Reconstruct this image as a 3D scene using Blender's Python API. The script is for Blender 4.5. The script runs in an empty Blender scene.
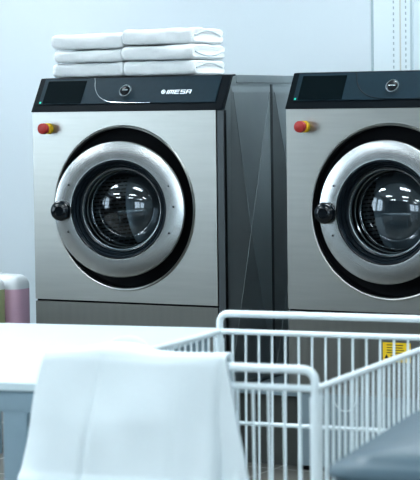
import bpy, bmesh, math, random
from mathutils import Vector, Matrix, noise
C = bpy.context.scene.collection
PI = math.pi
random.seed(7)

# ------------------------------------------------------------------ materials
def mat(name, col, rough=.5, metal=0., spec=.5, noise_amt=0., nscale=20., bump=0., bscale=200., stretch=None, coat=0., emis=None, estr=0., trans=0., rough_var=0., sheen=0.):
    m = bpy.data.materials.new(name); m.use_nodes = True
    nt = m.node_tree; n = nt.nodes; L = nt.links
    b = n['Principled BSDF']
    b.inputs['Base Color'].default_value = (*col, 1)
    b.inputs['Roughness'].default_value = rough
    b.inputs['Metallic'].default_value = metal
    b.inputs['Specular IOR Level'].default_value = spec
    b.inputs['Coat Weight'].default_value = coat
    b.inputs['Transmission Weight'].default_value = trans
    b.inputs['Sheen Weight'].default_value = sheen
    if emis:
        b.inputs['Emission Color'].default_value = (*emis, 1)
        b.inputs['Emission Strength'].default_value = estr
    tc = n.new('ShaderNodeTexCoord'); mp = n.new('ShaderNodeMapping')
    L.new(tc.outputs['Object'], mp.inputs['Vector'])
    if stretch: mp.inputs['Scale'].default_value = stretch
    nz = n.new('ShaderNodeTexNoise'); nz.inputs['Scale'].default_value = nscale; nz.inputs['Detail'].default_value = 5
    L.new(mp.outputs[0], nz.inputs['Vector'])
    if noise_amt:
        mx = n.new('ShaderNodeMix'); mx.data_type = 'RGBA'
        mx.inputs['A'].default_value = (*[c * (1 - noise_amt) for c in col], 1)
        mx.inputs['B'].default_value = (*[min(1, c * (1 + noise_amt)) for c in col], 1)
        L.new(nz.outputs['Fac'], mx.inputs['Factor']); L.new(mx.outputs['Result'], b.inputs['Base Color'])
    if rough_var:
        mr = n.new('ShaderNodeMapRange')
        mr.inputs['To Min'].default_value = rough - rough_var; mr.inputs['To Max'].default_value = rough + rough_var
        L.new(nz.outputs['Fac'], mr.inputs['Value']); L.new(mr.outputs[0], b.inputs['Roughness'])
    if bump:
        nb = n.new('ShaderNodeTexNoise'); nb.inputs['Scale'].default_value = bscale; nb.inputs['Detail'].default_value = 3
        L.new(mp.outputs[0], nb.inputs['Vector'])
        bp = n.new('ShaderNodeBump'); bp.inputs['Strength'].default_value = bump; bp.inputs['Distance'].default_value = .004
        L.new(nb.outputs['Fac'], bp.inputs['Height']); L.new(bp.outputs[0], b.inputs['Normal'])
    return m

M = {}
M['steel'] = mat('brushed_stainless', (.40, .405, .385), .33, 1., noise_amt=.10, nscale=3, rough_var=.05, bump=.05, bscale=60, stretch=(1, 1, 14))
M['steel_low'] = mat('brushed_stainless_dark_reflect', (.22, .22, .205), .38, 1., noise_amt=.10, nscale=3, rough_var=.05, bump=.05, bscale=60, stretch=(14, 1, 1))  # lower panel's reflection of the dark room put into the base colour
M['steel_side'] = mat('sheet_steel_side', (.31, .345, .355), .34, .72, noise_amt=.2, nscale=4, rough_var=.08)
M['steel_edge'] = mat('steel_edge', (.10, .11, .115), .45, .9)
M['ring'] = mat('satin_aluminium_ring', (.62, .64, .645), .25, 1., noise_amt=.05, nscale=30, rough_var=.04)
M['chrome'] = mat('chrome', (.85, .87, .88), .12, 1.)
M['black'] = mat('black_gloss_plastic', (.003, .006, .009), .35, spec=.22)
M['black_matte'] = mat('black_recess', (.004, .005, .007), .7, spec=.2)
M['rubber'] = mat('dark_rubber', (.012, .02, .028), .3, spec=.5)
M['fascia'] = mat('fascia_slate', (.012, .030, .042), .36, spec=.35, noise_amt=.15, nscale=60)
M['screen'] = mat('screen_glass', (.002, .007, .009), .2, spec=.25)
M['drum'] = mat('drum_steel', (.22, .24, .25), .35, .9, noise_amt=.1, nscale=8)
M['white_print'] = mat('white_print', (.8, .86, .9), .5, emis=(.8, .9, 1), estr=.35)
M['red'] = mat('red_plastic', (.42, .035, .03), .35)
M['yellow'] = mat('yellow_plastic', (.85, .55, .02), .45)
M['label_yellow'] = mat('yellow_sticker', (.90, .62, .02), .5, noise_amt=.05)
M['ink'] = mat('black_ink', (.02, .02, .02), .6)
M['green_led'] = mat('green_led', (.02, .4, .3), .4, emis=(.05, .8, .6), estr=.5)
M['cyan_led'] = mat('cyan_glint', (.05, .45, .7), .3, emis=(.1, .6, .9), estr=.5)
M['wall'] = mat('pale_blue_wall_paint', (.655, .725, .765), .7, noise_amt=.02, nscale=1.5)
M['wall_pale'] = mat('pale_wall_panel', (.70, .785, .82), .6, noise_amt=.015, nscale=1.5)
M['wall_dark'] = mat('grey_green_wall', (.42, .47, .49), .8, noise_amt=.05, nscale=2)
M['charcoal'] = mat('charcoal_reflection_dark', (.06, .065, .065), .6, noise_amt=.1)  # dark tone for unseen surfaces added to darken the steel reflections
M['ceiling'] = mat('ceiling_paint', (.70, .76, .78), .8, noise_amt=.02)
M['floor'] = mat('warm_grey_floor_tile', (.17, .165, .15), .45, noise_amt=.25, nscale=6)
M['floor_joint'] = mat('tile_joint', (.5, .5, .48), .7)
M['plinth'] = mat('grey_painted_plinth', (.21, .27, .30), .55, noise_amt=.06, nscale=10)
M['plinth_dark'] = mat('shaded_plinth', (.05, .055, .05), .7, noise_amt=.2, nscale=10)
M['towel'] = mat('white_terry', (.92, .95, .96), .95, spec=.1, noise_amt=.03, nscale=60, bump=.9, bscale=260, sheen=.3)
M['sheet'] = mat('white_quilted_cotton', (.77, .85, .88), .9, spec=.15, noise_amt=.03, nscale=9, bump=.15, bscale=40, sheen=.2)
M['wire'] = mat('white_coated_wire', (.80, .89, .92), .35, spec=.5, noise_amt=.03, nscale=12)
M['table_top'] = mat('white_laminate', (.62, .73, .77), .45, spec=.4, noise_amt=.015, nscale=3)
M['table_leg'] = mat('blue_grey_painted_steel', (.27, .37, .43), .5, noise_amt=.08, nscale=20)
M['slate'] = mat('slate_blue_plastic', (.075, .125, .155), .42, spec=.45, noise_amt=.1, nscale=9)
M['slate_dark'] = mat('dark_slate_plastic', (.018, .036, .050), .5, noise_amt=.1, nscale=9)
M['jug'] = mat('milky_plastic', (.78, .82, .84), .4, noise_amt=.02)
M['pink'] = mat('pink_liquid', (.72, .48, .60), .4, noise_amt=.05, nscale=12)
M['green'] = mat('olive_green_liquid', (.42, .46, .26), .4, noise_amt=.05, nscale=12)
M['cap'] = mat('jug_cap', (.7, .75, .78), .5)
M['castor'] = mat('castor_grey', (.12, .13, .14), .5)
M['beige'] = mat('beige_strip', (.55, .56, .52), .6)
M['grey_strip'] = mat('grey_strip', (.42, .52, .56), .6)
M['diffuser'] = mat('light_diffuser', (.9, .95, 1), .5, emis=(.88, .95, 1), estr=18)
M['daylight'] = mat('bright_window_pane', (.8, .9, 1), .2, emis=(.76, .90, 1), estr=4)
M['cable'] = mat('white_cable', (.62, .68, .70), .5)

# door glass : clear, glossy reflections over a tinted see-through shell
def glass_mat():
    m = bpy.data.materials.new('door_glass'); m.use_nodes = True
    nt = m.node_tree; n = nt.nodes; L = nt.links
    for x in list(n): n.remove(x)
    out = n.new('ShaderNodeOutputMaterial'); mx = n.new('ShaderNodeMixShader')
    tr = n.new('ShaderNodeBsdfTransparent'); gl = n.new('ShaderNodeBsdfGlossy')
    lw = n.new('ShaderNodeLayerWeight'); lw.inputs['Blend'].default_value = .22
    mr = n.new('ShaderNodeMapRange'); mr.inputs['To Min'].default_value = .10; mr.inputs['To Max'].default_value = .9
    tr.inputs['Color'].default_value = (.50, .56, .60, 1)
    gl.inputs['Color'].default_value = (.9, .95, 1, 1); gl.inputs['Roughness'].default_value = .05
    L.new(lw.outputs['Fresnel'], mr.inputs['Value']); L.new(mr.outputs[0], mx.inputs[0])
    L.new(tr.outputs[0], mx.inputs[1]); L.new(gl.outputs[0], mx.inputs[2]); L.new(mx.outputs[0], out.inputs[0])
    return m
M['glass'] = glass_mat()

# drum wall with rows of punched slots
def drum_mat():
    m = mat('perforated_drum_steel', (.16, .175, .185), .35, .9)
    nt = m.node_tree; n = nt.nodes; L = nt.links; b = n['Principled BSDF']
    tc = n.new('ShaderNodeTexCoord'); mp = n.new('ShaderNodeMapping'); mp.inputs['Scale'].default_value = (1, 1, 1)
    br = n.new('ShaderNodeTexBrick'); br.inputs['Scale'].default_value = 1
    br.inputs['Brick Width'].default_value = .05; br.inputs['Row Height'].default_value = .018; br.inputs['Mortar Size'].default_value = .006
    br.inputs['Color1'].default_value = (.004, .004, .005, 1); br.inputs['Color2'].default_value = (.01, .01, .012, 1)
    br.inputs['Mortar'].default_value = (.34, .38, .40, 1)
    L.new(tc.outputs['UV'], mp.inputs[0]); L.new(mp.outputs[0], br.inputs['Vector']); L.new(br.outputs['Color'], b.inputs['Base Color'])
    return m
M['perf'] = drum_mat()
M['knob'] = mat('polished_black_knob', (.004, .008, .012), .12, spec=.6)
M['bowl'] = mat('dark_polished_bowl', (.16, .18, .19), .15, 1.)

# quilted/brushed floor tiles
def floor_mat():
    m = M['floor']; nt = m.node_tree; n = nt.nodes; L = nt.links; b = n['Principled BSDF']
    tc = n.new('ShaderNodeTexCoord')
    br = n.new('ShaderNodeTexBrick'); br.offset = 0; br.inputs['Scale'].default_value = 1
    br.inputs['Brick Width'].default_value = .6; br.inputs['Row Height'].default_value = .6; br.inputs['Mortar Size'].default_value = .006
    br.inputs['Color1'].default_value = (.15, .145, .13, 1); br.inputs['Color2'].default_value = (.18, .175, .155, 1)
    br.inputs['Mortar'].default_value = (.42, .42, .40, 1)
    L.new(tc.outputs['Object'], br.inputs['Vector']); L.new(br.outputs['Color'], b.inputs['Base Color'])
floor_mat()

# ------------------------------------------------------------------ helpers
def tag(o, label=None, cat=None, group=None, kind=None):
    if label: o['label'] = label
    if cat: o['category'] = cat
    if group: o['group'] = group
    if kind: o['kind'] = kind
    return o
def thing(name, label, cat, loc=(0, 0, 0), rz=0, group=None):
    o = bpy.data.objects.new(name, None); C.objects.link(o)
    o.location = loc; o.rotation_euler = (0, 0, rz); o.empty_display_size = .05
    return tag(o, label, cat, group)
def obj(name, bm, m, parent=None, smooth=True, loc=None, autos=35):
    me = bpy.data.meshes.new(name)
    bmesh.ops.recalc_face_normals(bm, faces=bm.faces)
    if smooth:
        for f in bm.faces: f.smooth = True
        for e in bm.edges:
            if len(e.link_faces) == 2 and e.calc_face_angle(0) > math.radians(autos): e.smooth = False
    bm.to_mesh(me); bm.free()
    ms = m if isinstance(m, (list, tuple)) else [m]
    for x in ms: me.materials.append(x)
    o = bpy.data.objects.new(name, me); C.objects.link(o)
    if parent: o.parent = parent
    if loc: o.location = loc
    return o
def BM(): return bmesh.new()
def box(bm, x0, x1, y0, y1, z0, z1, bev=0., seg=2, mi=0, mtx=None):
    t = bmesh.new()
    bmesh.ops.create_cube(t, size=1)
    for v in t.verts:
        v.co = Vector((x0 + (v.co.x + .5) * (x1 - x0), y0 + (v.co.y + .5) * (y1 - y0), z0 + (v.co.z + .5) * (z1 - z0)))
    if bev: bmesh.ops.bevel(t, geom=list(t.edges), offset=bev, segments=seg, affect='EDGES', profile=.5)
    if mtx: bmesh.ops.transform(t, matrix=mtx, verts=t.verts)
    merge(bm, t, mi)
def merge(bm, t, mi=0):
    vs = {v: bm.verts.new(v.co) for v in t.verts}
    for f in t.faces:
        try:
            g = bm.faces.new([vs[v] for v in f.verts]); g.material_index = mi
        except ValueError: pass
    t.free()
def tube(bm, pts, r, seg=10, closed=False, caps=True):
    pts = [Vector(p) for p in pts]; n = len(pts); rings = []
    rr = r if isinstance(r, (list, tuple)) else [r] * n
    prev = None
    for i in range(n):
        if closed: d = (pts[(i + 1) % n] - pts[i - 1])
        else: d = pts[min(i + 1, n - 1)] - pts[max(i - 1, 0)]
        d.normalize()
        if prev is None:
            a = Vector((0, 0, 1)) if abs(d.z) < .9 else Vector((1, 0, 0))
            prev = (a - d * a.dot(d)).normalized()
        else: prev = (prev - d * prev.dot(d)).normalized()
        b = d.cross(prev)
        rings.append([bm.verts.new(pts[i] + (prev * math.cos(2 * PI * k / seg) + b * math.sin(2 * PI * k / seg)) * rr[i]) for k in range(seg)])
    m = n if closed else n - 1
    for i in range(m):
        A, B = rings[i], rings[(i + 1) % n]
        for k in range(seg): bm.faces.new([A[k], A[(k + 1) % seg], B[(k + 1) % seg], B[k]])
    if caps and not closed:
        bm.faces.new(rings[0][::-1]); bm.faces.new(rings[-1])
def fillet(p, r=.03, n=5):   # rounds the inner corners of a polyline
    p = [Vector(q) for q in p]; out = [p[0]]
    for i in range(1, len(p) - 1):
        a, b, c = p[i - 1], p[i], p[i + 1]
        d1 = (a - b).normalized(); d2 = (c - b).normalized()
        q0 = b + d1 * r; q2 = b + d2 * r
        for k in range(n + 1):
            t = k / n; out.append(q0 * (1 - t) ** 2 + b * 2 * t * (1 - t) + q2 * t * t)
    out.append(p[-1]); return out
def lathe(bm, prof, seg=72, c=(0, 0, 0), mi=0, cap0=False, cap1=False, flat=False):
    """profile of (radius, y) turned about an axis parallel to Y through c"""
    rings = []
    for r, y in prof:
        if r < 1e-6: rings.append([bm.verts.new((c[0], c[1] + y, c[2]))])
        else: rings.append([bm.verts.new((c[0] + r * math.cos(2 * PI * k / seg), c[1] + y, c[2] + r * math.sin(2 * PI * k / seg))) for k in range(seg)])
    for i in range(len(rings) - 1):
        A, B = rings[i], rings[i + 1]
        for k in range(seg):
            k2 = (k + 1) % seg
            if len(A) == 1 and len(B) == 1: continue
            if len(A) == 1: f = bm.faces.new([A[0], B[k2], B[k]])
            elif len(B) == 1: f = bm.faces.new([A[k], A[k2], B[0]])
            else: f = bm.faces.new([A[k], A[k2], B[k2], B[k]])
            f.material_index = mi
    if cap0 and len(rings[0]) > 1: bm.faces.new(rings[0])
    if cap1 and len(rings[-1]) > 1: bm.faces.new(rings[-1])
def prism(bm, poly, x0, x1, axis='x'):
    """polygon of (y,z) extruded along x"""
    A = [bm.verts.new((x0, y, z)) for y, z in poly]; B = [bm.verts.new((x1, y, z)) for y, z in poly]
    n = len(poly)
    bm.faces.new(A); bm.faces.new(B[::-1])
    for i in range(n): bm.faces.new([A[i], B[i], B[(i + 1) % n], A[(i + 1) % n]])
def struct(name, bm, m, smooth=False):
    return tag(obj(name, bm, m, smooth=smooth), kind='structure')
def children(o): return [x for x in bpy.data.objects if x.parent == o]
def copy_tree(o, parent=None):
    c = o.copy(); C.objects.link(c)
    if parent: c.parent = parent
    for ch in children(o): copy_tree(ch, c)
    return c

# ------------------------------------------------------------------ room
X0, X1, Y0, Y1, H = -2.6, 7.4, -10.0, 1.4, 3.1
b = BM(); box(b, X0 - .2, X1 + .2, Y0 - .2, Y1 + .2, -.2, 0); struct('floor', b, M['floor'])
b = BM(); box(b, X0 - .2, X1 + .2, Y0 - .2, Y1 + .2, H, H + .2); struct('ceiling', b, M['ceiling'])
b = BM(); box(b, X0 - .2, 1.004, Y1, Y1 + .2, 0, H); struct('wall_back', b, M['wall'])
b = BM(); box(b, 1.018, X1 + .2, Y1, Y1 + .2, 0, H); box(b, 1.004, 1.018, Y1 + .02, Y1 + .2, 0, H); struct('wall_back_panel', b, M['wall_pale'])
b = BM(); box(b, 1.006, 1.016, Y1 - .002, Y1 + .018, 0, H, .001); struct('trim_1', b, M['grey_strip'])
b = BM(); box(b, X0 - .2, X0, Y0, Y1, 0, H); struct('wall_left', b, M['wall'])
b = BM(); box(b, X1, X1 + .2, Y0, Y1, 0, H); struct('wall_right', b, M['wall_dark'])
b = BM(); box(b, 2.4, X1, Y0 - .2, Y0, 0, H); struct('wall_front', b, M['wall_dark'])
b = BM(); box(b, X0, 2.4, Y0 - .2, Y0, 0, H); struct('wall_front_dark_added', b, M['charcoal'])  # unseen stretch of front wall made dark to dim the right machine's reflection
b = BM(); box(b, X0, X0 + .02, Y0, -7.9, 0, 2.7, .003); struct('added_dark_panel_1', b, M['charcoal'])  # tall dark sheet added out of view, darkens what the steel mirrors
b = BM(); box(b, X0, X0 + .02, -7.9, -.2, 0, .80, .003); struct('added_dark_panel_2', b, M['charcoal'])  # low dark band added out of view for a darker lower steel reflection
b = BM(); box(b, X0, X1, Y1 - .012, Y1, 0, .09, .002); struct('baseboard_back', b, M['grey_strip'])
def window(name, axis, a0, a1, z0, z1, pos):
    root = tag(bpy.data.objects.new(name, None), kind='structure'); C.objects.link(root)
    d = .05
    f = BM(); p = BM()
    def bx(bm, u0, u1, w0, w1, t0, t1):
        if axis == 'x': box(bm, pos + t0, pos + t1, u0, u1, w0, w1, .004)
        else: box(bm, u0, u1, pos + t0, pos + t1, w0, w1, .004)
    s = 1
    for (u0, u1, w0, w1) in ((a0, a1, z0 - .06, z0), (a0, a1, z1, z1 + .06), (a0 - .06, a0, z0 - .06, z1 + .06), (a1, a1 + .06, z0 - .06, z1 + .06), ((a0 + a1) / 2 - .03, (a0 + a1) / 2 + .03, z0, z1)):
        bx(f, u0, u1, w0, w1, .0, .06)
    bx(p, a0, a1, z0, z1, .012, .024)
    obj('window_frame', f, M['wall_pale'], root, smooth=False); obj('pane', p, M['daylight'], root, smooth=False)
window('added_window_1', 'x', -6.6, -4.9, .9, 2.5, X0)  # unseen left window added to brighten the left machine's steel
window('added_window_2', 'x', -4.3, -2.6, .9, 2.5, X0)  # second added window, same brightening of the steel
window('window_3', 'y', 3.4, 4.9, .8, 2.5, Y0)
window('window_4', 'y', 5.3, 6.8, .8, 2.5, Y0)

# ceiling light panels
def ceiling_light(loc, label, group=None):
    r = thing('ceiling_light', label, 'light', loc, group=group)
    f = BM()
    for (x0, x1, y0, y1) in ((-.62, .62, -.32, -.29), (-.62, .62, .29, .32), (-.62, -.59, -.29, .29), (.59, .62, -.29, .29)):
        box(f, x0, x1, y0, y1, -.03, 0, .003)
    obj('frame', f, M['wall_pale'], r, smooth=False)
    d = BM(); box(d, -.59, .59, -.29, .29, -.018, 0); obj('diffuser', d, M['diffuser'], r, smooth=False)
    return r
for i, x in enumerate((-1.0, 1.9, 4.8)):
    for j, y in enumerate((.1, -2.9, -5.9, -8.6)):
        ceiling_light((x, y, H), 'white rectangular ceiling light panel mounted flush overhead', 'ceiling light panels')

# twin-slot wall rail
r = thing('wall_rail', 'pale slotted twin upright rail fixed to the wall above the right machine', 'rail', (1.12, Y1, 0))
b = BM(); box(b, 0, .110, -.016, 0, .3, H - .1, .003); obj('channel', b, M['wall_pale'], r, smooth=False)
b = BM(); box(b, .043, .049, -.020, -.016, .3, H - .1); obj('center_strip', b, M['beige'], r, smooth=False)
b = BM(); box(b, .098, .108, -.020, -.016, .3, H - .1); obj('edge_shadow_strip', b, M['grey_strip'], r, smooth=False)  # grey strip stands for the shadow line along the rail's edge
for xo in (.008, .071):
    b = BM(); z = .35
    while z < H - .15:
        box(b, xo, xo + .006, -.0175, -.016, z, z + .014); z += .028
    obj('slot_row', b, mat('slot_shadow', (.36, .44, .47), .8), r, smooth=False)

# ------------------------------------------------------------------ washing machine
W, D = .97, 1.0
ZS, ZP, ZT = .345, 1.181, 1.330
CX, CZ, R = .469, .760, .361
FY0, FY1 = -.012, .074      # fascia bottom / top depth
def fpt(x, t, off=0.):      # point on sloped fascia
    dy, dz = FY1 - FY0, ZT - ZP
    l = math.hypot(dy, dz); n = Vector((0, -dz / l, dy / l))
    return Vector((x, FY0 + dy * t, ZP + dz * t)) + n * off
def fpatch(bm, x0, x1, t0, t1, off0, off1, skew=0., bev=.0015):
    t = bmesh.new()
    vs = []
    for o in (off0, off1):
        for (x, tt) in ((x0, t0), (x1, t0), (x1 + skew, t1), (x0 + skew, t1)):
            vs.append(t.verts.new(fpt(x, tt, o)))
    t.faces.new(vs[0:4]); t.faces.new(vs[4:8])
    for k in range(4): t.faces.new([vs[k], vs[(k + 1) % 4], vs[4 + (k + 1) % 4], vs[4 + k]])
    bmesh.ops.recalc_face_normals(t, faces=t.faces)
    if bev: bmesh.ops.bevel(t, geom=list(t.edges), offset=bev, segments=2, affect='EDGES')
    merge(bm, t)
def plate_with_hole(bm, x0, x1, z0, z1, y, yb, cx, cz, r, seg=96):
    # outline point on the rectangle for each angle
    inner, outer, back = [], [], []
    angs = [2 * PI * k / seg for k in range(seg)]
    for cxx, czz in ((x0, z0), (x1, z0), (x1, z1), (x0, z1)):
        angs.append(math.atan2(czz - cz, cxx - cx) % (2 * PI))
    angs = sorted(set(round(a, 7) for a in angs))
    for a in angs:
        c, s = math.cos(a), math.sin(a)
        t = min([((x1 - cx) / c) if c > 1e-9 else 1e9, ((x0 - cx) / c) if c < -1e-9 else 1e9,
                 ((z1 - cz) / s) if s > 1e-9 else 1e9, ((z0 - cz) / s) if s < -1e-9 else 1e9])
        inner.append(bm.verts.new((cx + r * c, y, cz + r * s)))
        outer.append(bm.verts.new((cx + t * c, y, cz + t * s)))
        back.append(bm.verts.new((cx + t * c, yb, cz + t * s)))
    n = len(angs)
    for k in range(n):
        j = (k + 1) % n
        bm.faces.new([inner[k], inner[j], outer[j], outer[k]])
        bm.faces.new([outer[k], outer[j], back[j], back[k]])

def letters(bm, text, x0, t0, h, w, gap, st=.0035):
    """squared wide capitals, drawn as raised strokes on the fascia"""
    G = {'I': [((.0, 0), (.0, 1))],
         'M': [((0, 0), (0, 1)), ((0, 1), (1, 1)), ((.5, .1), (.5, 1)), ((1, 0), (1, 1))],
         'E': [((0, 0), (0, 1)), ((0, 1), (1, 1)), ((0, .5), (.9, .5)), ((0, 0), (1, 0))],
         'S': [((1, 1), (0, 1)), ((0, 1), (0, .5)), ((0, .5), (1, .5)), ((1, .5), (1, 0)), ((1, 0), (0, 0))],
         'A': [((0, 0), (0, 1)), ((0, 1), (1, 1)), ((1, 1), (1, 0)), ((0, .42), (1, .42))]}
    dz = math.hypot(FY1 - FY0, ZT - ZP)
    x = x0
    for ch in text:
        ww = 0 if ch == 'I' else w
        for (a, c) in G[ch]:
            ax, az = x + a[0] * ww + a[1] * h * .22, a[1] * h; cx_, cz_ = x + c[0] * ww + c[1] * h * .22, c[1] * h
            horiz = abs(a[1] - c[1]) < 1e-6
            if horiz:
                xa, xb = min(ax, cx_) - st / 2, max(ax, cx_) + st / 2
                za = az - st / 2; fpatch(bm, xa, xb, t0 + za / dz, t0 + (za + st) / dz, .0035, .0045, bev=0)
            else:
                lo, hi = ((ax, az), (cx_, cz_)) if az < cz_ else ((cx_, cz_), (ax, az))
                fpatch(bm, lo[0] - st * .75, lo[0] + st * .75, t0 + (lo[1] - st / 2) / dz, t0 + (hi[1] + st / 2) / dz, .0035, .0045, skew=hi[0] - lo[0], bev=0)
        x += ww + gap + st
    return x

def make_machine(loc, label, door_open, bright_logo=True, sticker=False, door_dx=0.):
    root = thing('washing_machine', label, 'washing machine', loc)
    # cabinet shell (open front)
    b = BM()
    side = [(.014, 0), (D, 0), (D, ZT), (FY1 + .014, ZT), (.016, ZP + .004)]
    prism(b, side, 0, .012); prism(b, side, W - .012, W)
    box(b, .012, W - .012, D - .012, D, 0, ZT); box(b, .012, W - .012, .10, D - .012, ZT - .012, ZT)
    box(b, .012, W - .012, .012, D - .012, 0, .012)
    box(b, W - .030, W + .004, .118, D, ZT - .034, ZT, .002)      # folded top flange
    obj('cabinet', b, M['steel_side'], root, smooth=False)
    # front sheet
    b = BM(); plate_with_hole(b, .0, W - .036, ZS + .005, ZP + .004, 0, .022, CX, CZ, R)
    obj('front_panel', b, M['steel'], root, smooth=False)
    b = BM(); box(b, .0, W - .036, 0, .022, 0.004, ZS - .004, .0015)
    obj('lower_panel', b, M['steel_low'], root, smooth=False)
    b = BM(); box(b, .002, W - .03, .014, .024, ZS - .01, ZS + .012); obj('panel_gap', b, M['black_matte'], root, smooth=False)
    b = BM(); box(b, W - .034, W, .004, .030, 0, ZP, .002); obj('corner_post', b, M['steel_edge'], root, smooth=False)
    # porthole surround
    b = BM(); lathe(b, [(R, 0.0), (R - .004, -.006), (R - .010, -.004), (R - .012, .004), (R - .012, .03)], 96, (CX, 0, CZ))
    obj('porthole_rim', b, M['steel'], root)
    b = BM(); lathe(b, [(R - .006, .002), (R - .020, .035), (.31, .052), (.235, .055), (.235, .13)], 96, (CX, 0, CZ))
    obj('recess', b, M['black_matte'], root)
    # drum
    b = BM(); lathe(b, [(.235, .13), (.33, .135), (.33, .55), (.30, .57), (0, .57)], 96, (CX, 0, CZ))
    dr = obj('drum', b, M['perf'], root)
    uv = dr.data.uv_layers.new(name='UVMap')
    for p in dr.data.polygons:
        for li in p.loop_indices:
            v = dr.data.vertices[dr.data.loops[li].vertex_index].co
            if p.normal.y * p.normal.y > .6: uv.data[li].uv = (.0, .0)
            else: uv.data[li].uv = (v.y, (math.atan2(v.z - CZ, CX - v.x) if p.center.x < CX else PI - math.atan2(v.z - CZ, CX - v.x) ) * .34)
    for a in (.5, 2.6, 4.7):
        l = BM()
        prismv = []
        for y0, y1 in ((.14, .56),):
            c, s = math.cos(a), math.sin(a)
            tube(l, [(CX + .315 * c, y0, CZ + .315 * s), (CX + .315 * c, y1, CZ + .315 * s)], .045, 12)
        obj('lifter', l, M['drum'], dr)
    # console
    b = BM()
    prism(b, [(FY0, ZP), (FY1, ZT), (.115, ZT + .003), (.115, ZT - .004), (FY1 + .012, ZT - .006), (.012, ZP)], 0, W + .001)
    bmesh.ops.bevel(b, geom=list(b.edges), offset=.002, segments=2, affect='EDGES')
    con = obj('control_console', b, M['black'], root, smooth=False)
    b = BM(); fpatch(b, .028, W - .040, .215, .975, .0, .003, skew=0); obj('fascia', b, M['fascia'], con, smooth=False)
    b = BM(); fpatch(b, .050, .252, .245, .90, .003, .0048, bev=.0008); obj('display_screen', b, M['screen'], con, smooth=False)
    b = BM(); fpatch(b, .034, .042, .24, .29, .003, .005, bev=0); obj('indicator_light', b, M['green_led'], con, smooth=False)
    # curved trim line
    pts = [(.288, .97), (.296, .88), (.302, .74), (.318, .56), (.345, .40), (.385, .29), (.44, .245), (.52, .235), (.62, .23)]
    sm = []
    for i in range(len(pts) - 1):
        p0 = pts[max(i - 1, 0)]; p1 = pts[i]; p2 = pts[i + 1]; p3 = pts[min(i + 2, len(pts) - 1)]
        for k in range(5):
            t = k / 5
            q = [.5 * ((2 * p1[d]) + (-p0[d] + p2[d]) * t + (2 * p0[d] - 5 * p1[d] + 4 * p2[d] - p3[d]) * t * t + (-p0[d] + 3 * p1[d] - 3 * p2[d] + p3[d]) * t ** 3) for d in (0, 1)]
            sm.append(fpt(q[0], q[1], .003))
    n = len(sm)
    b = BM(); tube(b, sm, [.0022 if i < n * .5 else .0022 - .0017 * (i - n * .5) / (n * .5) for i in range(n)], 8)
    obj('trim_curve', b, M['chrome'] if bright_logo else M['black'], con)
    # dial
    dl = BM()
    lathe(dl, [(.0, -.004), (.024, -.004), (.0245, -.010), (.029, -.010), (.0305, -.004), (.0305, .0)], 48)
    ang = math.atan2(FY1 - FY0, ZT - ZP)
    mtx = Matrix.Translation(fpt(.470, .56, .003)) @ Matrix.Rotation(-ang, 4, 'X')
    bmesh.ops.transform(dl, matrix=mtx, verts=dl.verts)
    d1 = obj('dial', dl, M['chrome'], con)
    dl = BM(); lathe(dl, [(0, -.013), (.014, -.013), (.021, -.009), (.023, -.004)], 40)
    bmesh.ops.transform(dl, matrix=mtx, verts=dl.verts); obj('dial_knob', dl, M['black'], con)
    dl = BM(); box(dl, -.013, .015, -.0145, -.0125, -.003, .004, .0008)
    bmesh.ops.transform(dl, matrix=mtx, verts=dl.verts); obj('dial_pointer', dl, M['chrome'], con, smooth=False)
    # logo
    if bright_logo or True:
        b = BM(); lx = letters(b, 'IMESA', .680, .475, .0165, .0195, .0060, .0032)
        ring = [fpt(.661 + .0085 * math.cos(a), .53 + .0085 / .17 * math.sin(a), .004) for a in [2 * PI * k / 20 for k in range(20)]]
        tube(b, ring, .0018, 6, closed=True)
        fpatch(b, .658, .664, .51, .55, .0035, .0045, bev=0)
        obj('logo', b, M['white_print'], con, smooth=False)
    # emergency stop
    es = BM(); lathe(es, [(.024, 0.), (.024, -.018), (.020, -.020), (.020, -.022)], 32, (.087, 0, 1.108), cap1=True)
    e = obj('emergency_stop', es, M['yellow'], root)
    es = BM(); lathe(es, [(.012, -.02), (.012, -.032), (.023, -.034), (.0245, -.040), (.023, -.056), (.017, -.060), (0, -.061)], 32, (.087, 0, 1.108))
    obj('button', es, M['red'], e)
    # side panels with pyramid embossing
    for (y0, y1) in ((.035, .425), (.447, .86)):
        b = BM(); z0, z1 = .045, ZT - .05
        x = W + .001; o = .034
        ym, zm = (y0 + y1) / 2 - .055, (z0 + z1) / 2 + .0
        m = .012
        P = [b.verts.new((x, y0, z0)), b.verts.new((x, y1, z0)), b.verts.new((x, y1, z1)), b.verts.new((x, y0 + (.035 if y0 < .1 else 0), z1))]
        Q = [b.verts.new((x + .003, y0 + m, z0 + m)), b.verts.new((x + .003, y1 - m, z0 + m)), b.verts.new((x + .003, y1 - m, z1 - m * 2)), b.verts.new((x + .003, y0 + m + (.035 if y0 < .1 else 0), z1 - m * 2))]
        c = b.verts.new((x + o, ym, zm))
        for k in range(4):
            b.faces.new([P[k], P[(k + 1) % 4], Q[(k + 1) % 4], Q[k]]); b.faces.new([Q[k], Q[(k + 1) % 4], c])
        for q in Q: tube(b, [q.co + Vector((.0005, 0, 0)), c.co + Vector((.0, 0, 0))], .0018, 6)
        obj('side_panel', b, M['steel_side'], root, smooth=False)
    b = BM(); box(b, W, W + .004, .01, D, .010, .016, .001); obj('base_rail', b, M['steel'], root, smooth=False)
    b = BM(); box(b, W - .002, W + .002, .426, .446, .02, ZT - .04); obj('seam_strip', b, M['steel_edge'], root, smooth=False)
    # door
    hx, hy = CX + .318, -.002
    b = BM()
    RO, RI = .293, .210
    lathe(b, [(RO - .006, .010), (RO, .002), (RO, -.022), (RO - .004, -.028), (RO - .012, -.030), (RI + .010, -.036), (RI + .003, -.035), (RI, -.030), (RI, .010)], 96, (CX - hx, 0, CZ))
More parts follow.
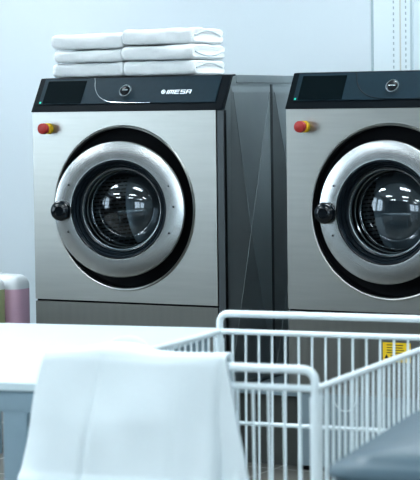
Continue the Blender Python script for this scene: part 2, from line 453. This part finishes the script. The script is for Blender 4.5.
    door = obj('door', b, M['ring'], root, loc=(hx + door_dx, hy, 0))
    door.rotation_euler = (0, 0, door_open)
    c = (CX - hx, 0, CZ)
    b = BM()
    lathe(b, [(RI, -.030), (RI - .004, -.036), (RI - .010, -.028), (RI - .012, -.018), (RI - .016, -.022), (RI - .021, -.012), (RI - .023, .000), (RI - .027, -.004), (RI - .031, .006), (RI - .033, .03)], 96, c)
    obj('gasket', b, M['rubber'], door)
    b = BM(); lathe(b, [(.179, .022), (.177, .014), (.172, .014), (.170, .024), (.170, .03)], 96, c)
    obj('glass_trim', b, M['chrome'], door)
    b = BM(); lathe(b, [(.171, .024), (.169, .055), (.165, .058), (.163, .085), (.159, .088), (.157, .11)], 96, c)
    obj('inner_bowl', b, M['bowl'], door)
    # domed glass, set deep inside the bowl
    prof = []
    for k in range(0, 13):
        a = k / 12; prof.append((.1585 * math.cos(a * PI / 2) if k < 12 else 0, .098 - .066 * math.sin(a * PI / 2)))
    b = BM(); lathe(b, prof, 72, c); obj('glass', b, M['glass'], door)
    b = BM(); tube(b, [(c[0] + .1595 * math.cos(2 * PI * k / 64), .094, CZ + .1595 * math.sin(2 * PI * k / 64)) for k in range(64)], .0022, 8, closed=True); obj('glass_rim', b, M['chrome'], door)
    # knob handle
    k = BM(); kc = (c[0] - .255, .004, CZ - .004)
    lathe(k, [(.018, -.028), (.018, -.040), (.034, -.042), (.043, -.048), (.0445, -.058), (.040, -.070), (.030, -.077), (.020, -.079), (.018, -.076), (0, -.076)], 40, kc)
    obj('handle', k, M['knob'], door)
    for a in (.05, .42, -.42, PI - .45, PI + .40):
        k = BM(); rr = .246 if abs(a) < 1 else .246
        lathe(k, [(.0045, -.032), (.0045, -.037), (.003, -.0385), (0, -.0385)], 14, (c[0] + rr * math.cos(a), 0, CZ + rr * math.sin(a)))
        obj('screw', k, M['steel_edge'], door)
    if sticker:
        b = BM(); box(b, .432, .556, -.0012, .0, .150, .230, .0004); s = obj('warning_label', b, M['label_yellow'], root, smooth=False)
        b = BM()
        for i in range(6):
            z = .222 - i * .0105
            w = random.uniform(.075, .09)
            x0 = .450 if i < 4 else .466
            box(b, x0, x0 + w * (.9 if i < 4 else .75), -.0018, -.0012, z - .004, z - .001)
        tri = [(.440, .165), (.458, .165), (.449, .181)]
        A = [b.verts.new((x, -.0018, z)) for x, z in tri]; b.faces.new(A)
        obj('label_print', b, M['ink'], s, smooth=False)
    return root

ZB = .327
GAP = .2994
make_machine((0, 0, ZB), 'stainless steel front-loading washing machine with two towel stacks on top and its round door ajar', math.radians(15), door_dx=.027)
right_machine = make_machine((W + GAP, 0, ZB), 'stainless steel front-loading washing machine on the right with yellow label and bare top', math.radians(2), bright_logo=False, sticker=True, door_dx=-.006)

# plinths
def plinth(x0, x1, label):
    r = thing('machine_plinth', label, 'plinth', (x0, 0, 0))
    b = BM(); box(b, 0, x1 - x0, .012, 1.0, .02, ZB, .004); obj('plinth_body', b, M['plinth'], r, smooth=False)
    b = BM(); box(b, .01, x1 - x0 - .01, .03, .98, 0, .02); obj('shadow_gap_strip', b, M['black_matte'], r, smooth=False)  # black strip painted in for the shadow gap at the plinth foot
plinth(.03, .955, 'grey painted plinth under the machine carrying the towel stacks')
plinth(W + GAP + .032, 2 * W + GAP - .02, 'grey painted plinth under the bare-topped right machine')
r = thing('bridging_shelf', 'low grey shelf plate bridging the gap between the two machine plinths', 'shelf', (.957, .06, 0))
b = BM(); box(b, .0, W + GAP - .957 + .026, .0, .88, ZB - .026, ZB - .006, .002); obj('shelf_plate', b, M['plinth'], r, smooth=False)
b = BM(); box(b, .0, W + GAP - .957 + .026, .03, .045, 0, ZB - .026); obj('gap_shade_sheet', b, M['plinth_dark'], r, smooth=False)  # dark sheet stands in for the shade between the machines
b = BM(); box(b, W + GAP - .957 + .004, W + GAP - .957 + .026, .0, .028, .0, ZB - .026, .003); obj('gap_shade_strip', b, M['black_matte'], r, smooth=False)  # black strip in place of the dark gap beside the right plinth

# white cable hanging in front of right plinth
b = BM()
pts = [(1.475, -.0035, .385)] + [(1.53 - .052 * math.cos(a), -.0035, .325 - .062 * math.sin(a)) for a in [PI * k / 14 for k in range(15)]] + [(1.585, -.0035, .345)]
tube(b, pts, .0035, 8)
tag(obj('cable', b, M['cable']), 'thin white cable hanging in a loop low on the right machine front', 'cable')

# ------------------------------------------------------------------ folded towels
def make_towel(w, d, h, seed, bare=False):
    """folded terry towel: thick cloth folded over at the front, open layered ends"""
    rnd = random.Random(seed)
    b = BM(); nx = 34
    th = h * .5
    # cross-section outline in (y,z): rounded front fold, two layers meeting in a crease at the back
    def outline(e):
        pts = []
        hh = h / 2
        for k in range(15):                         # front fold
            a = -PI / 2 - PI * k / 14
            ca, sa = math.cos(a), math.sin(a); pts.append((.55 * h - .5 * h * abs(ca) ** .75, hh + hh * math.copysign(abs(sa) ** .6, sa)))
        m = 8
        for k in range(1, m): pts.append((.55 * h + (d - 1.0 * h) * k / m, h))
        for k in range(7):                          # upper layer back edge
            a = PI / 2 - PI * k / 6
            pts.append((d - .3 * h + .25 * h * math.cos(a), .75 * h + .25 * h * math.sin(a)))
        pts.append((d - .9 * h, .5 * h))
        for k in range(7):
            a = PI / 2 - PI * k / 6
            pts.append((d - .35 * h + .25 * h * math.cos(a), .25 * h + .25 * h * math.sin(a)))
        for k in range(m - 1, 0, -1): pts.append((.55 * h + (d - 1.0 * h) * k / m, 0))
        return pts
    rings = []
    ph = rnd.uniform(0, 10)
    for i in range(nx + 1):
        u = i / nx
        # rounded ends
        e = min(u, 1 - u) * w / (h * .42)
        s = math.sqrt(max(0, 1 - (1 - min(e, 1)) ** 2)) * .20 + .80
        ring = []
        for (y, z) in outline(u):
            zz = h / 2 + (z - h / 2) * s
            yy = d / 2 + (y - d / 2) * (1 - (1 - s) * .25)
            n1 = noise.noise(Vector((u * w * 14 + ph, yy * 14, zz * 20 + seed))) * .0065
            n2 = noise.noise(Vector((u * w * 50 + ph, yy * 50, zz * 60 + seed))) * .003
            sag = -.004 * math.sin(u * PI)
            top = z / h
            ring.append(b.verts.new((u * w + n2, yy + (n1 + n2) * (1 if y < d / 2 else .6), max(0, zz + (n1 + n2 + sag) * top))))
        rings.append(ring)
    n = len(rings[0])
    for i in range(nx):
        for k in range(n): b.faces.new([rings[i][k], rings[i][(k + 1) % n], rings[i + 1][(k + 1) % n], rings[i + 1][k]])
    for R_, flip in ((rings[0], 0), (rings[-1], 1)):
        # end cap: inset rings give the layered look of folded cloth
        cur = R_
        sgn = -1 if not flip else 1
        for lv, (sc, off) in enumerate(((.88, .003), (.80, -.001), (.66, .001), (.58, -.004))):
            nxt = []
            cy = sum(v.co.y for v in R_) / n; czm = sum(v.co.z for v in R_) / n
            for v in R_:
                dy, dz = v.co.y - cy, v.co.z - czm
                kz = sc - (.10 * lv); ky = 1 - (1 - sc) * .35
                nxt.append(b.verts.new((v.co.x + sgn * off, cy + dy * ky, czm + dz * max(kz, .1))))
            for k in range(n): b.faces.new([cur[k], cur[(k + 1) % n], nxt[(k + 1) % n], nxt[k]])
            cur = nxt
        b.faces.new(cur)
    o = obj('folded_towel', b, M['towel'], autos=80)
    md = o.modifiers.new('sub', 'SUBSURF'); md.levels = 1; md.render_levels = 1
    if not bare:
        # woven hem edge peeking out of the folded end
        hb = BM()
        pts = [(w + .001, .10 * d + k / 10 * d * .78, h * .5 + h * .30 * math.sin(k / 10 * PI) * (1 if seed % 2 else -.9)) for k in range(11)]
        tube(hb, pts, .0032, 6)
        obj('hem', hb, mat('hem_cotton', (.66, .72, .74), .9), o)
    return o
top = ZB + ZT + .003
GL = 'folded white towels stacked on the left machine'
z = top
lbl_l = ['bottom folded white towel of the shorter left stack on the machine', 'middle folded white towel of the shorter left stack, slightly set in', 'top folded white towel of the shorter left stack']
for i, (h, dx, w) in enumerate(((.063, .0, .366), (.055, .010, .35), (.070, -.004, .370))):
    t = make_towel(w, .27, h, 11 + i, bare=True); t.location = (.045 + dx, .088, z); z += h + .0032
    tag(t, lbl_l[i], 'towel', GL)
z = top
lbl_r = ['bottom folded white towel of the taller right stack on the machine', 'middle folded white towel of the taller right stack on the machine', 'top folded white towel of the taller right stack, puffiest one']
for i, (h, dx, w, rz) in enumerate(((.066, .006, .356, .01), (.064, .000, .362, -.012), (.070, .004, .352, .014))):
    t = make_towel(w, .30, h, 21 + i); t.location = (.415 + dx, .080, z); t.rotation_euler.z = rz; z += h + .0032
    tag(t, lbl_r[i], 'towel', GL)

# ------------------------------------------------------------------ table
TA = math.radians(11)
t = thing('work_table', 'long white-topped work table on blue-grey legs in the left foreground', 'table', (2.301, -3.31, 0), TA)
TW, TD, TH = 2.0, 1.38, .82
b = BM(); box(b, -TW, 0, 0, TD, TH - .022, TH, .003); obj('tabletop', b, M['table_top'], t, smooth=False)
b = BM()
box(b, -TW + .03, -.03, .012, .04, TH - .078, TH - .022, .002); box(b, -TW + .03, -.03, TD - .04, TD - .012, TH - .078, TH - .022, .002)
box(b, -.055, -.03, .04, TD - .04, TH - .078, TH - .022, .002); box(b, -TW + .03, -TW + .06, .04, TD - .04, TH - .078, TH - .022, .002)
obj('apron', b, M['table_leg'], t, smooth=False)
for (x, y) in ((-.138, .012), (-.138, TD - .075), (-TW + .02, .010), (-TW + .02, TD - .075)):
    b = BM(); box(b, x, x + .068, y, y + .065, 0, TH - .07, .003); obj('leg', b, M['table_leg'], t, smooth=False)
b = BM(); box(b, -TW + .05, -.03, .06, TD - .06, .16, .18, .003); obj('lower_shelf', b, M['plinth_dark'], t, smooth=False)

# ------------------------------------------------------------------ wire laundry cart
BA = math.radians(6.5)
BX, BY = 2.3965, -3.467
bk = thing('laundry_cart', 'white wire laundry cart with raised end hoops in the right foreground', 'cart', (BX, BY, 0), BA)
U, V, ZR, ZL = .70, 1.10, .86, .33
b = BM()
tube(b, fillet([(0, .05, ZR), (0, 0, ZR), (U, 0, ZR), (U, V, ZR), (0, V, ZR), (0, .05, ZR)], .014, 4), .0085, 10)
obj('rim', b, M['wire'], bk)
def bars(name, pts_fn, n, parent=bk, r=.0038):
    b = BM()
    for i in range(n + 1):
        p, q = pts_fn(i / n); tube(b, [p, q], r, 8)
    return obj(name, b, M['wire'], parent)
bars('near_grid', lambda t: ((U * t, 0, ZR), (U * t, .01, ZL)), 18)
bars('far_grid', lambda t: ((U * t, V, ZR), (U * t, V - .01, ZL)), 17)
bars('left_grid', lambda t: ((0, V * t, ZR), (0.005, V * t, ZL)), 26)
bars('right_grid', lambda t: ((U, V * t, ZR), (U - .005, V * t, ZL)), 26)
bars('bottom_grid', lambda t: ((0.005, V * t, ZL), (U - .005, V * t, ZL)), 24)
for z in (.592, ZL):
    b = BM(); tube(b, fillet([(0.002, .05, z), (0.002, 0.002, z), (U - .002, 0.002, z), (U - .002, V - .003, z), (0.002, V - .003, z), (0.002, .05, z)], .012, 3), .0062, 8)
    obj('band_wire', b, M['wire'], bk)
for y, s in ((0, 1), (V, 1)):
    zt = ZR + (.053 if y else .044)
    b = BM(); tube(b, fillet([(0, y, ZR - .10), (0, y, zt), (U, y, zt), (U, y, ZR - .10)], .032, 7), .0105, 12)
    obj('hoop', b, M['wire'], bk)
for (x, y) in ((0, 0), (U, 0), (U, V), (0, V)):
    b = BM(); tube(b, [(x, y, ZR - .02), (x, y, .115)], .0135, 12); lg = obj('leg', b, M['wire'], bk)
    b = BM(); wheel = [(0, -.014), (.040, -.014), (.050, -.010), (.050, .010), (.040, .014), (0, .014)]
    lathe(b, wheel, 24, (x, y + .02, .05)); obj('castor_wheel', b, M['castor'], lg)
    b = BM(); box(b, x - .02, x + .02, y - .012, y + .002, .045, .115, .003); box(b, x - .02, x + .02, y + .038, y + .05, .045, .115, .003); box(b, x - .02, x + .02, y - .012, y + .05, .105, .118, .003)
    obj('castor_fork', b, M['castor'], lg, smooth=False)

# ------------------------------------------------------------------ quilted sheet draped over near hoop
def drape():
    b = BM(); ns, nt_ = 90, 80
    zt = ZR + .044 + .002
    T0 = .32; rows = []
    def prof(l):          # l metres along the cloth; 0 = top of hoop, negative inside, positive outside
        r = .026
        if l < -r * 1.4: return (r + .0 + (-l - 1.4 * r) * .10, zt - .004 - (-l - 1.4 * r))
        if l < r * 1.4:
            a = l / (r * 1.4) * PI / 2
            return (-r * math.sin(a), zt + .012 + r * math.cos(a) - r * .6)
        d = l - r * 1.4
        return (-r - d * .12, zt - .004 - d)
    for j in range(nt_ + 1):
        l = -.30 + (.30 + .50) * j / nt_
        row = []
        for i in range(ns + 1):
            s = i / ns
            v, z = prof(l)
            out = max(0, l)
            uL = .010 - .18 * min(out, .5) ** 1.0; uR = .470 - .0 * out
            if out <= 0: uL, uR = .010 + .012 * min(1, -l * 8), .470
            # the right-hand 18% folds round and flares backwards/outwards
            if s < .80:
                u = uL + (uR - uL) * s / .80
                w = .0
            else:
                q = (s - .80) / .20
                u = uR + q * (.010 + .20 * out) + .0
                w = .012 + .03 * math.sin(q * PI * .5) * (1 if out > 0 else 0)
                w += .012 * math.sin(q * PI * 2.2) * min(1, out * 6)
            amp = min(1, abs(l) * 6)
            wr = .004 * math.sin(u * 22 + 1.2 + out * 2) * amp + .002 * math.sin(u * 55 + 3 * out) * amp
            wr += noise.noise(Vector((u * 7, l * 5, 3.3))) * .022 * amp
            puff = -.018 * min(1, out * 6) * math.sin(min(1, s / .8) * PI) ** .5 if out > 0 and s < .8 else 0
            w += .022 * math.exp(-((s - .80) / .018) ** 2) * min(1, out * 5)
            # seams of the folded layers
            if s < .8:
                puff += .008 * math.exp(-((s - .27) / .012) ** 2) * min(1, out * 6)
                puff += .006 * math.exp(-((s - .63) / .02) ** 2) * min(1, out * 6) * .5
            hem = -.012 * math.exp(-((l - .318) / .009) ** 2)
            bump_z = 0
            if l < .02:
                # bunched cloth behind the hoop
                g = math.exp(-(abs((s - .33) / .13)) ** 3)
                bump_z = .058 * g * math.exp(-((l + .09) / .07) ** 2) + .02 * math.exp(-((s - .5) / .2) ** 2) * math.exp(-((l + .06) / .05) ** 2)
                bump_z += .17 * g * max(0, min(1, (-l - .03) / .08)) * .35
            zz = z + bump_z + .004 * math.sin(s * 9) * (1 - amp)
            vv = v - wr * (1 if out > 0 else -.4) + puff + w + hem
            if out > 0: vv = min(vv, -.018)
            row.append(b.verts.new((u, vv, zz)))
        rows.append(row)
    for j in range(nt_):
        for i in range(ns): b.faces.new([rows[j][i], rows[j][i + 1], rows[j + 1][i + 1], rows[j + 1][i]])
    o = obj('draped_sheet', b, M['sheet'], autos=180)
    md = o.modifiers.new('thick', 'SOLIDIFY'); md.thickness = .012; md.offset = 0
    md = o.modifiers.new('sub', 'SUBSURF'); md.levels = 1; md.render_levels = 1
    o.location = (BX, BY, 0); o.rotation_euler = (0, 0, BA)
    tag(o, 'thick white quilted sheet draped over the near hoop of the wire cart', 'sheet')
drape()

# ------------------------------------------------------------------ slate bin bottom right
bn = thing('laundry_bin', 'slate blue plastic lidded bin at the bottom right corner beside the cart', 'bin', (3.500, -4.185, -.004), math.radians(11.0))
def rrect(w, d, r, n=8):
    pts = []
    for (cx, cy, a0) in ((w - r, r, -PI / 2), (w - r, d - r, 0), (r, d - r, PI / 2), (r, r, PI)):
        for k in range(n + 1):
            a = a0 + PI / 2 * k / n; pts.append((cx + r * math.cos(a), cy + r * math.sin(a)))
    return pts
def loft(bm, secs, n=8, cap0=True, cap1=True):
    rings = []
    for (inset, z, w, d, r) in secs:
        rings.append([bm.verts.new((inset + x, inset + y, z)) for x, y in rrect(w - 2 * inset, d - 2 * inset, max(.004, r - inset * .5), n)])
    m = len(rings[0])
    for i in range(len(rings) - 1):
        for k in range(m): bm.faces.new([rings[i][k], rings[i][(k + 1) % m], rings[i + 1][(k + 1) % m], rings[i + 1][k]])
    if cap0: bm.faces.new(rings[0][::-1])
    if cap1: bm.faces.new(rings[-1])
w, d = .50, .82
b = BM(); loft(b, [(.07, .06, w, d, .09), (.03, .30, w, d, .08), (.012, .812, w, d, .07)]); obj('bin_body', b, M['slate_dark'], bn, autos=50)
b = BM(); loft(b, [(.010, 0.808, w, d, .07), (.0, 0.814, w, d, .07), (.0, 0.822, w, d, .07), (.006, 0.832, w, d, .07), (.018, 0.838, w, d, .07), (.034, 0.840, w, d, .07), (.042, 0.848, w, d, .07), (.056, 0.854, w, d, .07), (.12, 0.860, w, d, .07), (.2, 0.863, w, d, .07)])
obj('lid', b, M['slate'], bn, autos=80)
for (x, y) in ((.09, .12), (w - .09, .12), (w - .09, d - .12), (.09, d - .12)):
    b = BM(); lathe(b, [(0, -.012), (.03, -.012), (.034, -.008), (.034, .008), (.03, .012), (0, .012)], 20, (x, y, .034)); obj('castor_wheel', b, M['castor'], bn)

# ------------------------------------------------------------------ detergent cans on a low stand
st = thing('can_stand', 'low grey stand holding the detergent cans left of the machine', 'stand', (-.62, -.20, 0))
b = BM(); box(b, 0, .54, 0, .36, .475, .49, .003); obj('shelf_board', b, M['table_leg'], st, smooth=False)
for (x, y) in ((.0, .0), (.505, .0), (.0, .325), (.505, .325)):
    b = BM(); box(b, x, x + .035, y, y + .035, 0, .475, .002); obj('leg', b, M['table_leg'], st, smooth=False)
def can(loc, label, liquid, fill, w=.19, dpt=.14, h=.285, rz=0):
    r = thing('detergent_can', label, 'can', loc, rz)
    def sec(bm, z0, z1, full=True):
        zs = [0, .008, .02]; 
        S = [(.010, .0), (.002, .008), (.0, .02), (.0, h * .84), (.004, h * .90), (.012, h * .95), (.024, h * .985), (.036, h)]
        L = []
        pts = [(i, z) for i, z in S if z0 <= z <= z1]
        def ins(z):
            for (i0, a), (i1, c) in zip(S, S[1:]):
                if a <= z <= c: return i0 + (i1 - i0) * (z - a) / (c - a)
            return 0
        if z0 > 0: pts = [(ins(z0), z0)] + pts
        if z1 < h: pts = pts + [(ins(z1), z1)]
        loft(bm, [(i, z, w, dpt, .045) for i, z in pts])
    b = BM(); sec(b, 0, h * fill); obj('liquid_filled_body', b, liquid, r, autos=60)
    b = BM(); sec(b, h * fill, h); obj('upper_shell', b, M['jug'], r, autos=60)
    b = BM(); tube(b, [(w * .24, dpt / 2, h - .005), (w * .24, dpt / 2, h + .005)], .018, 20); obj('cap', b, M['cap'], r)
    return r
can((-.298, .0, .49), 'milky plastic can of pink detergent beside the left machine', M['pink'], .78)
can((-.325, -.155, .49), 'milky plastic can of olive green detergent at the left frame edge', M['green'], .80)

# ------------------------------------------------------------------ camera
f, cx, cy, cz, yaw, pit, rol = 2078.0, 5.2398, -7.6681, 1.5078, .5151, -.0624, -.0125
F = Vector((-math.sin(yaw) * math.cos(pit), math.cos(yaw) * math.cos(pit), math.sin(pit)))
Rv = Vector((math.cos(yaw), math.sin(yaw), 0)); Uv = Rv.cross(F)
Rc = Rv * math.cos(rol) + Uv * math.sin(rol); Uc = Uv * math.cos(rol) - Rv * math.sin(rol)
cam = bpy.data.cameras.new('camera'); co = bpy.data.objects.new('camera', cam); C.objects.link(co)
co.matrix_world = Matrix(((Rc.x, Uc.x, -F.x, cx), (Rc.y, Uc.y, -F.y, cy), (Rc.z, Uc.z, -F.z, cz), (0, 0, 0, 1)))
cam.sensor_fit = 'HORIZONTAL'; cam.sensor_width = 36; cam.lens = f / 420 * 36
cam.clip_start = .05; cam.clip_end = 60
cam.dof.use_dof = True; cam.dof.focus_distance = 8.9; cam.dof.aperture_fstop = 9.5
bpy.context.scene.camera = co

# ------------------------------------------------------------------ light
w_ = bpy.data.worlds.new('world'); bpy.context.scene.world = w_; w_.use_nodes = True
w_.node_tree.nodes['Background'].inputs[0].default_value = (.7, .85, 1, 1); w_.node_tree.nodes['Background'].inputs[1].default_value = .5
def area(name, loc, target, size, power, col):
    l = bpy.data.lights.new(name, 'AREA'); l.shape = 'RECTANGLE'; l.size, l.size_y = size; l.energy = power; l.color = col
    o = bpy.data.objects.new(name, l); C.objects.link(o); o.location = loc
    d = Vector(target) - Vector(loc); o.rotation_euler = d.to_track_quat('-Z', 'Y').to_euler(); return o
sc = bpy.context.scene
sc.view_settings.view_transform = 'Standard'
sc.view_settings.look = 'Medium High Contrast'
sc.view_settings.exposure = -0.07
